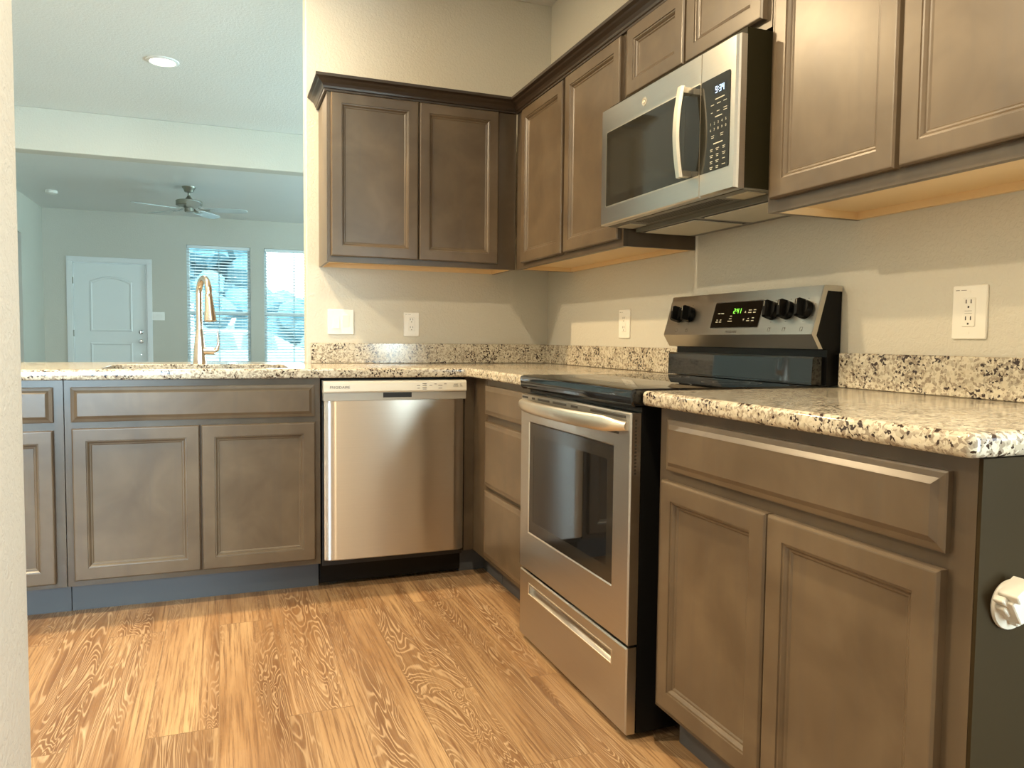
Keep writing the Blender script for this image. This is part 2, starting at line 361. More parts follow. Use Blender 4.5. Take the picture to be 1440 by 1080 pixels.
b = NB(); box(b, XL, XR, 3.14, 3.30, 2.462, H, .004, 1); struct('beam_dining', b, 'wall')
b = NB(); box(b, -2.62, XR - .01, YF - .014, YF, .0, .09); struct('baseboard_far', b, 'trim')
b = NB(); box(b, XL, XL + .014, 7.25, YF - .02, .0, .09); box(b, XL, XL + .014, .3, 6.1, 0, .09); struct('baseboard_left', b, 'trim')
# front door
dn = bpy.data.objects.new('door_1', None); COL.objects.link(dn); dn.location = (-3.1, YF, 0); dn['kind'] = 'structure'
x0, x1, z1 = -3.567, -2.652, 2.052
FD = Fr((0, YF + .02, 0), (1, 0, 0))
b = NB(); fbox(b, FD, x0, x1, .008, z1, -.04, 0)
def ramppanel(a0, a1, b0, b1, arch):
    N = 14; outer = [(a0, b0), (a1, b0)] + [(a1 + (a0 - a1) * k / N, b1 + arch * math.sin(math.pi * k / N)) for k in range(N + 1)]
    cx, cy = (a0 + a1) / 2, (b0 + b1) / 2
    def shr(d): return [(p[0] + (d if p[0] < cx - .02 else -d if p[0] > cx + .02 else 0), p[1] + (d if p[1] < cy else -d)) for p in outer]
    lp = []
    for d, c in ((0, .001), (.010, .008), (.022, .008), (.034, .0015)): lp.append([FD.p(a, z, c) for a, z in shr(d)])
    loft(b, lp, False, True)
ramppanel(-3.37, -2.83, 1.09, 1.80, .075); ramppanel(-3.37, -2.83, .16, .93, 0.0)
link('door_slab', b, 'door_white', dn)
b = NB()
for a0, a1, q0, q1 in ((x0 - .085, x0 - .018, 0, z1 + .018), (x1 + .018, x1 + .085, 0, z1 + .018), (x0 - .085, x1 + .085, z1 + .018, z1 + .085)): box(b, a0, a1, YF - .016, YF, q0, q1, .003, 1)
box(b, x0 - .018, x0 - .004, YF, YF + .1, 0, z1 + .018); box(b, x1 + .004, x1 + .018, YF, YF + .1, 0, z1 + .018); box(b, x0 - .004, x1 + .004, YF, YF + .1, z1 + .004, z1 + .018)
link('door_casing', b, 'trim', dn)
b = NB(); lathe(b, (-2.722, YF + .02, .953), (0, -1, 0), [(.032, 0), (.032, .006), (.012, .010), (.012, .035), (.026, .045), (.030, .060), (.022, .072), (.002, .075)], 20); link('door_knob', b, 'chrome', dn, True)
b = NB(); lathe(b, (-2.722, YF + .02, 1.085), (0, -1, 0), [(.030, 0), (.030, .010), (.024, .014), (.002, .015)], 20); box(b, -2.726, -2.718, YF - .02, YF + .008, 1.070, 1.100); link('deadbolt', b, 'chrome', dn, True)
for hz in (.25, 1.06, 1.80):
    b = NB(); cyl(b, (x0 - .006, YF - .004, hz - .045), (x0 - .006, YF - .004, hz + .045), .008, n=10); link('hinge', b, 'fan_metal', dn, True)
b = NB(); cyl(b, (-2.722, YF + .02, .76), (-2.722, YF + .012, .76), .008, n=10); link('latch_button', b, 'chrome', dn)
# windows
def window(i, x0, x1, z0, z1):
    w = bpy.data.objects.new('window_%d' % i, None); COL.objects.link(w); w.location = ((x0 + x1) / 2, YF + .08, z0); w['kind'] = 'structure'
    b = NB(); y0, y1 = YF + .065, YF + .115; zm = 1.385; t = .042
    for q in ((x0, x0 + t, z0, z1), (x1 - t, x1, z0, z1), (x0 + t, x1 - t, z0, z0 + t), (x0 + t, x1 - t, z1 - t, z1), (x0 + t, x1 - t, zm - .022, zm + .022)): box(b, q[0], q[1], y0, y1, q[2], q[3])
    link('window_frame', b, 'vinyl', w)
    b = NB(); box(b, (x0 + x1) / 2 - .007, (x0 + x1) / 2 + .007, y0 + .012, y1 - .012, z0 + t, zm - .022); box(b, (x0 + x1) / 2 - .007, (x0 + x1) / 2 + .007, y0 + .012, y1 - .012, zm + .022, z1 - t); link('window_muntin', b, 'muntin', w)
    b = NB(); box(b, x0 + t, x1 - t, y0 + .022, y0 + .026, z0 + t, zm - .022); box(b, x0 + t, x1 - t, y0 + .022, y0 + .026, zm + .022, z1 - t); link('window_pane', b, 'glass', w)
    b = NB(); box(b, x0 - .03, x1 + .03, YF - .025, YF + .06, z0 - .022, z0 - .001, .003, 1); link('window_sill', b, 'trim', w)
    # blind
    bl = thing('window_blind', 'white slatted blind lowered over the far living room window %s' % ('nearer the front door' if i == 1 else 'cut off by the kitchen wall'), 'blind', ((x0 + x1) / 2, YF + .03, z0), 'living room window blinds')
    b = NB(); box(b, x0 + .008, x1 - .008, YF + .006, YF + .055, z1 - .045, z1 - .002, .003, 1); link('head_rail', b, 'blind', bl)
    b = NB(); n = int((z1 - z0 - .09) / .043)
    F2 = Fr((0, YF + .030, 0), (1, 0, 0))
    for k in range(n):
        z = z1 - .070 - k * .043; s = .0075
        loft(b, [[Vector((xx, YF + .007, z - s)), Vector((xx, YF + .053, z + s)), Vector((xx, YF + .053, z + s + .003)), Vector((xx, YF + .030, z + .0055)), Vector((xx, YF + .007, z - s + .003))] for xx in (x0 + .010, x1 - .010)])
    link('slats', b, 'blind', bl)
    b = NB(); box(b, x0 + .010, x1 - .010, YF + .010, YF + .050, z0 + .004, z0 + .026); link('bottom_rail', b, 'blind', bl)
    for xx in (x0 + .12, x1 - .12):
        b = NB(); cyl(b, (xx, YF + .006, z0 + .02), (xx, YF + .006, z1 - .04), .0014, n=6); link('ladder_cord', b, 'blind', bl)
window(1, *WIN[0]); window(2, *WIN[1])
# unseen windows; all but the narrow rear one added to admit fill light
def unseen_window(i, axis, at, th, s0, s1, z0, z1):
    w = bpy.data.objects.new('window_%d' % i, None); COL.objects.link(w); w['kind'] = 'structure'
    B = (lambda bm, a0, a1, q0, q1, e=0: box(bm, a0, a1, at + e, at + th - e, q0, q1)) if axis == 'x' else (lambda bm, a0, a1, q0, q1, e=0: box(bm, at + e, at + th - e, a0, a1, q0, q1))
    b = NB(); t = .04; sm = (s0 + s1) / 2
    B(b, s0, s0 + t, z0, z1); B(b, s1 - t, s1, z0, z1); B(b, s0 + t, s1 - t, z0, z0 + t); B(b, s0 + t, s1 - t, z1 - t, z1)
    if i != 5: B(b, sm - .02, sm + .02, z0 + t, z1 - t)
    link('window_frame', b, 'vinyl', w)
    b = NB(); B(b, s0 + t, s1 - t, z0 + t, z1 - t, th * .45); link('window_pane', b, 'glass', w)
unseen_window(3, 'y', XR + .03, .05, 5.0, 6.8, .75, 2.25); unseen_window(4, 'y', XR + .03, .05, .7, 2.5, .75, 2.25)
unseen_window(5, 'x', -5.27, .05, .07, .73, .12, 2.15); unseen_window(7, 'y', 1.45, .05, -5.1, -4.15, .8, 2.1); unseen_window(6, 'x', -5.27, .05, -3.7, -2.4, .6, 2.1)

# ================================================================ BASE CABINETS
ZT, ZC = .114, .876
G = .0015
def base_thing(label, loc, name='base_cabinet'): return thing(name, label, 'cabinet', loc)
def toe(bm, F, a0, a1): fbox(bm, F, a0, a1, 0.0, ZT, .02, .535)
def carcass(F, a0, a1, t, right=None):
    b = NB(); fbox(b, F, a0 + G, a1 - G, ZT, ZC - .001, .004, .590); link('carcass', b, 'cabinet', t)
    b = NB(); fbox(b, F, a0 + G, a1 - G, ZT, ZC - .001, .590, .610); link('face_frame', b, 'frame_shaded', t)
    b = NB(); toe(b, F, a0 + G, a1 - G); link('toe_kick', b, 'toe', t)
# sink base (open inside so the bowl hangs free)
t = base_thing('wide grey-brown sink base cabinet with false drawer front above two panel doors', (-1.72, -.3, 0), 'sink_base_cabinet')
X0, X1 = -2.172, -1.264
b = NB()
for q in ((X0 + G, X0 + .017, ZT, ZC - .001), (X1 - .017, X1 - G, ZT, ZC - .001)): fbox(b, FB, q[0], q[1], q[2], q[3], .004, .590)
fbox(b, FB, X0 + .017, X1 - .017, ZT, ZT + .016, .004, .590); fbox(b, FB, X0 + .017, X1 - .017, ZT + .016, ZC - .001, .004, .012)
link('carcass', b, 'cabinet', t)
b = NB(); fbox(b, FB, X0 + G, X1 - G, ZT, ZC - .001, .590, .610); link('face_frame', b, 'frame_shaded', t)
b = NB(); toe(b, FB, X0 + G, X1 - G); link('toe_kick', b, 'toe', t)
b = NB(); panel(b, FB, -2.149, -1.288, .722, .850, .610, DRAW); link('drawer_front', b, 'cabinet', t)
b = NB(); panel(b, FB, -2.147, -1.719, .137, .699, .610, DOOR); link('door', b, 'cabinet', t)
b = NB(); panel(b, FB, -1.711, -1.287, .137, .699, .610, DOOR); link('door', b, 'cabinet', t)
# cabinet running behind the left wall
t = base_thing('base cabinet with drawer and door, mostly hidden by the near wall edge', (-2.45, -.3, 0))
carcass(FB, -2.76, -2.172, t)
b = NB(); panel(b, FB, -2.73, -2.205, .722, .850, .610, DRAW); link('drawer_front', b, 'cabinet', t)
b = NB(); panel(b, FB, -2.73, -2.206, .132, .694, .610, DOOR); link('door', b, 'cabinet', t)
# blind corner
t = base_thing('plain corner base cabinet filler between the dishwasher and the drawer stack', (-.3, -.3, 0), 'corner_base_cabinet')
b = NB(); box(b, -.60, -.004, -.60, -.004, ZT, ZC - .001); link('carcass', b, 'cabinet', t)
b = NB(); fbox(b, FB, -.654, -.610, ZT, ZC - .001, .590, .610); fbox(b, FRI, .610, .784, ZT, ZC - .001, .590, .610); box(b, -.61, -.59, -.61, -.59, ZT, ZC - .001); link('face_frame', b, 'frame_shaded', t)
b = NB(); fbox(b, FB, -.654, -.535, 0, ZT, .50, .535); fbox(b, FRI, .535, .784, 0, ZT, .50, .535); link('toe_kick', b, 'toe', t)
# drawer stack
t = base_thing('narrow base cabinet with a stack of three flat drawers beside the range', (-.3, -1.05, 0), 'drawer_base_cabinet')
carcass(FRI, .785, 1.316, t)
for z0, z1 in ((.731, .849), (.435, .701), (.142, .416)):
    b = NB(); panel(b, FRI, .803, 1.296, z0, z1, .610, DRAWF); link('drawer_front', b, 'cabinet', t)
# right base
t = base_thing('base cabinet right of the range with one wide drawer above two panel doors', (-.3, -2.54, 0))
carcass(FRI, 2.118, 2.975, t)
b = NB(); box(b, -.6095, -.004, -2.980, -2.9765 + .0025, ZT - .11, ZC - .001); link('end_panel', b, 'end_shaded', t, label='olive-brown end panel with its shade in the colour')
b = NB(); panel(b, FRI, 2.162, 2.933, .725, .850, .610, DRAW); link('drawer_front', b, 'cabinet', t)
b = NB(); panel(b, FRI, 2.152, 2.537, .135, .699, .610, DOOR); link('door', b, 'cabinet', t)
b = NB(); panel(b, FRI, 2.543, 2.931, .135, .699, .610, DOOR); link('door', b, 'cabinet', t)

# ================================================================ UPPER CABINETS
ZU, ZUT = 1.375, 2.134
def upper(F, a0, a1, z0, z1, t, nailer=True, lip=.020, extra=None):
    b = NB(); fbox(b, F, a0 + G, a1 - G, z0 + lip + .003, z1, .003, .283)
    for q in ((a0 + G, a0 + .014), (a1 - .014, a1 - G)): fbox(b, F, q[0], q[1], z0, z0 + lip + .003, .003, .283)
    link('carcass', b, 'cabinet', t)
    b = NB(); fbox(b, F, a0 + G, a1 - G, z0, z1, .283, .303); link('face_frame', b, 'frame_shaded', t)
    b = NB(); fbox(b, F, a0 + .018, a1 - .018, z0 + lip, z0 + lip + .002, .003, .282)
    fbox(b, F, a0 + .015, a1 - .015, z0 + .001, z0 + lip, .004, .018)
    for q in ((a0 + .0145, a0 + .019), (a1 - .019, a1 - .0145)): fbox(b, F, q[0], q[1], z0 + .001, z0 + lip, .018, .282)
    link('bottom_panel', b, 'maple', t, label='unstained light maple underside')
t = thing('wall_cabinet', 'two-door wall cabinet above the light switch and outlet on the back wall', 'cabinet', (-.8, -.15, ZU))
upper(FB, -1.198, -.306, ZU, ZUT, t)
b = NB(); panel(b, FB, -1.180, -.790, 1.400, 2.110, .303, DOOR); link('door', b, 'cabinet', t)
b = NB(); panel(b, FB, -.785, -.402, 1.400, 2.110, .303, DOOR); link('door', b, 'cabinet', t)
t = thing('wall_cabinet', 'two-door wall cabinet on the right wall between the corner and the microwave', 'cabinet', (-.15, -.85, ZU))
upper(FRI, .304, 1.358, ZU, ZUT, t)
b = NB(); panel(b, FRI, .408, .859, 1.398, 2.104, .303, DOOR); link('door', b, 'cabinet', t)
b = NB(); panel(b, FRI, .885, 1.342, 1.400, 2.106, .303, DOOR); link('door', b, 'cabinet', t)
t = thing('wall_cabinet', 'short two-door wall cabinet directly above the microwave', 'cabinet', (-.15, -1.74, 1.852))
upper(FRI, 1.359, 2.118, 1.852, ZUT, t, lip=.008)
b = NB(); panel(b, FRI, 1.388, 1.735, 1.880, 2.108, .303, DOOR); link('door', b, 'cabinet', t)
b = NB(); panel(b, FRI, 1.748, 2.097, 1.877, 2.108, .303, DOOR); link('door', b, 'cabinet', t)
t = thing('wall_cabinet', 'tall two-door wall cabinet right of the microwave, cut off by the picture edge', 'cabinet', (-.15, -2.55, ZU))
upper(FRI, 2.119, 2.975, ZU, ZUT, t)
b = NB(); panel(b, FRI, 2.146, 2.532, 1.406, 2.110, .303, DOOR); link('door', b, 'cabinet', t)
b = NB(); panel(b, FRI, 2.544, 2.935, 1.406, 2.110, .303, DOOR); link('door', b, 'cabinet', t)
# crown moulding with mitred corners
path = [Vector((-1.198, -.002)), Vector((-1.198, -.303)), Vector((-.303, -.303)), Vector((-.303, -2.975))]
prof = [(.001, 2.113), (.010, 2.113), (.010, 2.121), (.014, 2.124), (.016, 2.132), (.022, 2.143), (.034, 2.152), (.038, 2.158), (.042, 2.160), (.050, 2.164), (.050, 2.176), (.001, 2.176)]
b = NB(); loops = []
for i, p in enumerate(path):
    def nrm(a, c): d = (c - a).normalized(); return Vector((d.y, -d.x)) * 1
    ns = []
    if i > 0: ns.append(nrm(path[i - 1], p))
    if i < len(path) - 1: ns.append(nrm(p, path[i + 1]))
    ns = [-n_ for n_ in ns]  # outward (towards the room)
    if len(ns) == 2: m_ = (ns[0] + ns[1]); m_ = m_ / (m_.dot(ns[0]))
    else: m_ = ns[0]
    loops.append((p, m_))
# choose the outward sign: the first run must point to -x
if loops[0][1].x > 0: loops = [(p, -m_) for p, m_ in loops]
loft(b, [[Vector((p.x + m_.x * d, p.y + m_.y * d, z)) for d, z in prof] for p, m_ in loops])
tag(link('crown_molding', b, 'crown'), 'dark crown molding running along the tops of the wall cabinets', 'molding')

# ================================================================ COUNTERTOPS
def offs(poly, d):
    n = len(poly); out = []
    for i in range(n):
        p0, p1, p2 = Vector(poly[i - 1]), Vector(poly[i]), Vector(poly[(i + 1) % n])
        e1 = (p1 - p0).normalized(); e2 = (p2 - p1).normalized()
        n1 = Vector((-e1.y, e1.x)); n2 = Vector((-e2.y, e2.x)); s = n1 + n2
        out.append(p1 + s * (d / max(0.2, 1 + n1.dot(n2))))
    return out
def slab(poly, z0, z1, r, holes=()):
    b = NB(); K = 5
    ringsd = [(r * (1 - math.cos(math.pi / 2 * (1 - k / K))), z0 + r * (1 - math.sin(math.pi / 2 * (1 - k / K)))) for k in range(K + 1)]
    ringsd += [(r * (1 - math.cos(math.pi / 2 * k / K)), z1 - r * (1 - math.sin(math.pi / 2 * k / K))) for k in range(K + 1)]
    rv = loft(b, [[Vector((p.x, p.y, z)) for p in offs(poly, d)] for d, z in ringsd], False, False)
    tops, bots = [rv[-1]], [rv[0]]
    for h in holes:
        q = loft(b, [[Vector((x, y, z)) for x, y in h] for z in (z0, z1 - .002)] + [[Vector((p.x, p.y, z1)) for p in offs(h, -.002)]], False, False)
        tops.append(q[-1]); bots.append(q[0])
    for grp in (tops, bots):
        es = []
        for r_ in grp:
            for i in range(len(r_)): es.append(b.edges.get((r_[i], r_[(i + 1) % len(r_)])))
        bmesh.ops.triangle_fill(b, use_beauty=True, use_dissolve=False, edges=es)
    return b
def rounded(poly, radii, n=4):
    out = []
    for i, r in enumerate(radii):
        p0, p1, p2 = Vector(poly[i - 1]), Vector(poly[i]), Vector(poly[(i + 1) % len(poly)])
        if r <= 0: out.append(tuple(p1)); continue
        a = p1 + (p0 - p1).normalized() * r; c = p1 + (p2 - p1).normalized() * r
        for k in range(n + 1):
            s = k / n; q = a * (1 - s) ** 2 + p1 * 2 * s * (1 - s) + c * s * s; out.append((q.x, q.y))
    return out
Z0C, Z1C = .877, .915
poly = rounded([(-2.79, -.648), (-.648, -.648), (-.648, -1.316), (-.002, -1.316), (-.002, -.002), (-1.259, -.002), (-1.259, .215), (-2.79, .215)], [0, .02, .012, 0, 0, 0, .02, 0])
HX0, HX1, HY0, HY1 = -2.062, -1.378, -.580, -.125
hole = [(x, y) for x, y in rrect(HX0, HX1, HY0, HY1, .045, 5)]
b = slab(poly, Z0C, Z1C, .009, [hole])
tag(link('countertop', b, 'granite', smooth=True), 'speckled granite countertop of the sink peninsula and corner, up to the range', 'countertop')
poly = rounded([(-.648, -2.086), (-.648, -2.990), (-.002, -2.990), (-.002, -2.086)][::1], [.010, .022, 0, 0])
b = slab(poly, Z0C, Z1C, .012)
tag(link('countertop', b, 'granite', smooth=True), 'short speckled granite countertop right of the range', 'countertop')
b = NB(); box(b, -1.236, -.002, -.022, -.001, Z1C + .001, 1.014, .002, 1); tag(link('backsplash', b, 'granite'), 'low granite backsplash strip under the light switch on the back wall', 'backsplash')
b = NB(); box(b, -.022, -.001, -1.314, -.024, Z1C + .001, 1.013, .002, 1); tag(link('backsplash', b, 'granite'), 'low granite backsplash strip between the corner and the range', 'backsplash')
b = NB(); box(b, -.022, -.001, -2.990, -2.092, Z1C + .001, 1.012, .002, 1); tag(link('backsplash', b, 'granite'), 'low granite backsplash strip right of the range under the large outlet', 'backsplash')

# ================================================================ SINK AND FAUCET
t = thing('sink', 'stainless undermount sink bowl set in the granite peninsula', 'sink', (-1.72, -.35, .69))
b = NB(); zr = Z0C - .001
lp = [[Vector((x, y, zr)) for x, y in rrect(HX0 - .025, HX1 + .025, HY0 - .006, HY1 + .02, .05, 5)], [Vector((x, y, zr)) for x, y in rrect(HX0 + .004, HX1 - .004, HY0 + .004, HY1 - .004, .05, 5)],
      [Vector((x, y, .70)) for x, y in rrect(HX0 + .012, HX1 - .012, HY0 + .012, HY1 - .012, .06, 5)], [Vector((x, y, .688)) for x, y in rrect(HX0 + .03, HX1 - .03, HY0 + .03, HY1 - .03, .05, 5)]]
loft(b, lp, False, True)
lp2 = [[v + Vector((0, 0, -.0015)) for v in lp[0]], [Vector((x, y, .698)) for x, y in rrect(HX0 - .002, HX1 + .002, HY0 - .002, HY1 + .002, .06, 5)], [Vector((x, y, .684)) for x, y in rrect(HX0 + .02, HX1 - .02, HY0 + .02, HY1 - .02, .05, 5)]]
loft(b, lp2, False, True); link('bowl', b, 'steel', t, True)
b = NB(); lathe(b, (-1.72, -.35, .687), (0, 0, 1), [(.045, 0), (.045, .004), (.03, .003), (.002, .002)]); link('drain', b, 'chrome', t, True)
fx, fy = -1.727, -.055
t = thing('faucet', 'brushed nickel gooseneck pull-down faucet behind the sink', 'faucet', (fx, fy, Z1C))
b = NB(); lathe(b, (fx, fy, Z1C), (0, 0, 1), [(.029, 0), (.0295, .008), (.028, .03), (.0255, .07), (.0215, .11), (.0165, .145), (.0145, .155)]); link('body', b, 'nickel', t, True)
R_ = .062; zc = 1.232
# the spout swings towards the right and the room
sd = Vector((.33, -.94, 0)).normalized()
pts = [Vector((fx, fy, 1.06)), Vector((fx, fy, 1.15)), Vector((fx, fy, zc))] + [Vector((fx, fy, zc)) + sd * (R_ * (1 - math.cos(a))) + Vector((0, 0, R_ * math.sin(a))) for a in [math.radians(d) for d in range(12, 169, 12)]]
pts.append(Vector((fx, fy, zc)) + sd * (2 * R_ - .001) + Vector((0, 0, -.01)))
b = NB(); tube(b, pts, .0140, 18); link('spout', b, 'nickel', t, True)
e = pts[-1]; dd = (sd * .16 + Vector((0, 0, -1))).normalized()
b = NB(); lathe(b, e, dd, [(.0140, 0), (.0160, .004), (.0168, .020), (.0195, .06), (.0255, .108), (.0258, .118), (.020, .120), (.002, .119)]); link('spray_head', b, 'nickel', t, True)
b = NB(); h0 = Vector((fx, fy, .973)); cyl(b, h0, h0 + Vector((.064, -.02, 0)), .0165); 
h1 = h0 + Vector((.058, -.019, 0)); tube(b, [h1, h1 + Vector((.014, -.004, .006)), h1 + Vector((.020, -.006, .03)), h1 + Vector((.018, -.006, .075)), h1 + Vector((.015, -.006, .095))], [.010, .0095, .006, .0045, .004], 12)
link('lever_handle', b, 'nickel', t, True)

# ================================================================ DISHWASHER
t = thing('dishwasher', 'stainless steel dishwasher built in under the corner counter', 'dishwasher', (-.957, -.3, 0))
b = NB(); box(b, -1.258, -.660, -.60, -.02, .10, .868); link('tub', b, 'black_matte', t)
b = NB(); xs0, xs1 = -1.252, -.664
# door skin, gently bowed and wrapped at the edges
N = 24; lp = []
for (z, dz) in ((.128, .004), (.132, 0), (.783, 0)):
    front = []
    for k in range(N + 1):
        s = k / N; x = xs0 + (xs1 - xs0) * s; e_ = min(s, 1 - s) * (xs1 - xs0)
        bow = .004 * math.sin(math.pi * s); edge = -.012 * max(0, 1 - e_ / .012) ** 2
        front.append(Vector((x, -.640 - bow - edge + dz, z)))
    back = [Vector((xs1, -.602, z)), Vector((xs0, -.602, z))]
    lp.append(front + back)
loft(b, lp); link('door', b, 'steel_dw', t, True)
b = NB(); fbox(b, FB, xs0 - .004, xs1 + .006, .784, .816, .600, .643); link('handle_lip', b, 'dw_lip', t)
b = NB(); fbox(b, FB, -1.015, -.895, .795, .815, .643, .6436); link('grip_pocket', b, 'black_matte', t)
b = NB(); lpz = []
for z, c in ((.817, .600), (.817, .648), (.823, .652), (.855, .650), (.864, .643), (.866, .600)): lpz.append([FB.p(xs0 - .005, z, c), FB.p(xs1 + .006, z, c)])
v = [[b.verts.new(p) for p in q] for q in lpz]
for i in range(len(v)): j = (i + 1) % len(v); b.faces.new((v[i][0], v[i][1], v[j][1], v[j][0]))
b.faces.new([q[0] for q in v]); b.faces.new([q[1] for q in v][::-1]); link('control_panel', b, 'dw_panel', t)
b = NB(); text(b, FB, 'FRIGIDAIRE', -1.192, .8345, .6520, .0145, wide=1.1); link('brand_lettering', b, 'ink', t)
b = NB()
for x, z, w in ((-.868, .842, .014), (-.868, .831, .010), (-.842, .850, .018), (-.842, .842, .018), (-.842, .834, .018), (-.842, .827, .016), (-.815, .842, .012), (-.795, .848, .010), (-.774, .842, .018), (-.774, .830, .016), (-.752, .848, .010), (-.706, .846, .018), (-.706, .838, .022), (-.684, .846, .006), (-.682, .838, .010)):
    fbox(b, FB, x - w / 2, x + w / 2, z, z + .0022, .6515, .6524)
link('control_marking', b, 'ink', t)
b = NB(); fbox(b, FB, -1.262, -.656, .018, .098, .02, .560); link('toe_panel', b, 'black', t)
for sx in (-1.2, -.72):
    b = NB(); cyl(b, (sx, -.5, 0), (sx, -.5, .02), .02, n=12); link('foot', b, 'black_matte', t)

# ================================================================ RANGE
Y0, Y1 = 1.324, 2.078      # in a = -y
t = thing('range', 'freestanding stainless steel and black electric range with glass cooktop', 'range', (-.35, -1.70, 0))
b = NB(); fbox(b, FRI, Y0 + .004, Y1 - .002, .02, .872, .03, .640)
link('body', b, 'black', t)
for ay, cx in ((Y0 + .05, .60), (Y1 - .05, .60), (Y0 + .05, .08), (Y1 - .05, .08)):
    b = NB(); lathe(b, FRI.p(ay, 0, cx), (0, 0, 1), [(.018, 0), (.018, .008), (.010, .010), (.010, .022)], 12); link('foot', b, 'black_matte', t)
# cooktop glass with rounded front frame
b = NB(); lp = []
for a in (Y0 - .006, Y0 - .003, Y1 + .000, Y1 + .004):
    e_ = .004 if a in (Y0 - .006, Y1 + .004) else 0
    lp.append([FRI.p(a, z, c) for z, c in ((.873, .045), (.872 + e_, .665), (.880, .673 - e_), (.908 - e_, .676 - e_), (.9155 - e_, .672 - e_), (.919 - e_, .660), (.919 - e_, .045))])
loft(b, lp); link('cooktop', b, 'black_gloss', t, True)
for ay, cx, rr in ((Y0 + .20, .50, .10), (Y1 - .20, .50, .115), (Y0 + .20, .22, .075), (Y1 - .20, .22, .085)):
    b = NB(); c_ = FRI.p(ay, .9192, cx); n_ = 40
    for r0 in (rr, rr * .62):
        loft(b, [ringv(c_, (0, 0, 1), r0, n_), ringv(c_, (0, 0, 1), r0 + .002, n_)], False, False)
    link('burner_ring', b, 'ink', t)
# oven door
DA0, DA1 = 1.324, 2.076
b = NB(); w0, w1, wz0, wz1 = 1.401, 1.986, .390, .762
fr = []
lp = [[FRI.p(a, z, .642) for a, z in ((DA0, .256), (DA1, .256), (DA1, .857), (DA0, .857))], [FRI.p(a, z, .668) for a, z in ((DA0, .256), (DA1, .256), (DA1, .857), (DA0, .857))],
      [FRI.p(a, z, .672) for a, z in ((DA0 + .004, .260), (DA1 - .004, .260), (DA1 - .004, .853), (DA0 + .004, .853))],
      [FRI.p(a, z, .672) for a, z in ((w0 - .004, wz0 - .004), (w1 + .004, wz0 - .004), (w1 + .004, wz1 + .004), (w0 - .004, wz1 + .004))],
      [FRI.p(a, z, .668) for a, z in ((w0, wz0), (w1, wz0), (w1, wz1), (w0, wz1))]]
loft(b, lp); od = link('oven_door', b, 'steel', t)
b = NB(); fbox(b, FRI, w0, w1, wz0, wz1, .668, .6695); link('window', b, 'oven_glass', od)
b = NB()
for q in ((w0, w0 + .035, wz0, wz1), (w1 - .035, w1, wz0, wz1), (w0 + .035, w1 - .035, wz0, wz0 + .04), (w0 + .035, w1 - .035, wz1 - .04, wz1)): fbox(b, FRI, q[0], q[1], q[2], q[3], .6695, .6699)
link('window_border', b, simple('oven_border', (.02, .017, .013), .12), od)
for a0, a1 in ((1.334, 1.386), (1.420, 1.445), (1.470, 1.565), (1.590, 1.690), (1.722, 1.768), (1.850, 2.050)): b = NB(); fbox(b, FRI, a0, a1, .8415, .8485, .672, .6724); link('vent_slot', b, 'plastic_shadow', od)
for a0, a1 in ((1.345, 1.390), (1.700, 1.790), (1.825, 1.870), (1.940, 2.015)): b = NB(); fbox(b, FRI, a0, a1, .797, .8035, .672, .6724); link('vent_slot', b, 'plastic_shadow', od)
b = NB()
for k in range(16): fbox(b, Fr((0, -2.0765, 0), (1, 0, 0)), -.660, -.654, .70 + k * .009, .705 + k * .009, 0, .0004)
link('side_vent', b, 'plastic_shadow', od)
b = NB(); lp = []; N = 28
for k in range(N + 1):
    s = k / N; a = 1.336 + (2.062 - 1.336) * s
    out = .674 + .048 * (math.sin(math.pi * min(max(s, .0), 1.0)) ** .55); hh = .021 * (0.55 + .45 * min(1, min(s, 1 - s) / .10)); zc_ = .823
    ring = []
    for q in range(12):
        th = 2 * math.pi * q / 12; ring.append(FRI.p(a, zc_ + hh * math.sin(th) * (1 if abs(math.sin(th)) < .9 else 1), out + .009 * math.cos(th)))
    lp.append(ring)
loft(b, lp); link('handle', b, 'steel_light', od, True)
# storage drawer with recessed grip
b = NB(); z0, z1 = .018, .248; g0, g1, gz0, gz1 = 1.412, 1.995, .180, .212
sq = lambda i, c: [FRI.p(a, z, c) for a, z in ((DA0 + .002 + i, z0 + i), (DA1 - .002 - i, z0 + i), (DA1 - .002 - i, z1 - i), (DA0 + .002 + i, z1 - i))]
gq = lambda i, c, dz=0: [FRI.p(a, z, c) for a, z in ((g0 + i, gz0 + i + dz), (g1 - i, gz0 + i + dz), (g1 - i, gz1 - i), (g0 + i, gz1 - i))]
loft(b, [sq(0, .642), sq(0, .667), sq(.004, .671), gq(-.002, .671), gq(0, .669), gq(.004, .652, .006)]); dr = link('storage_drawer', b, 'steel', t)
b = NB(); rim_o, rim_i = gq(-.004, .6715), gq(.001, .6715)
loft(b, [gq(-.0045, .6712), gq(-.0035, .6735), gq(-.0005, .6735), gq(.001, .6712)], False, False); link('grip_rim', b, 'steel_light', dr)
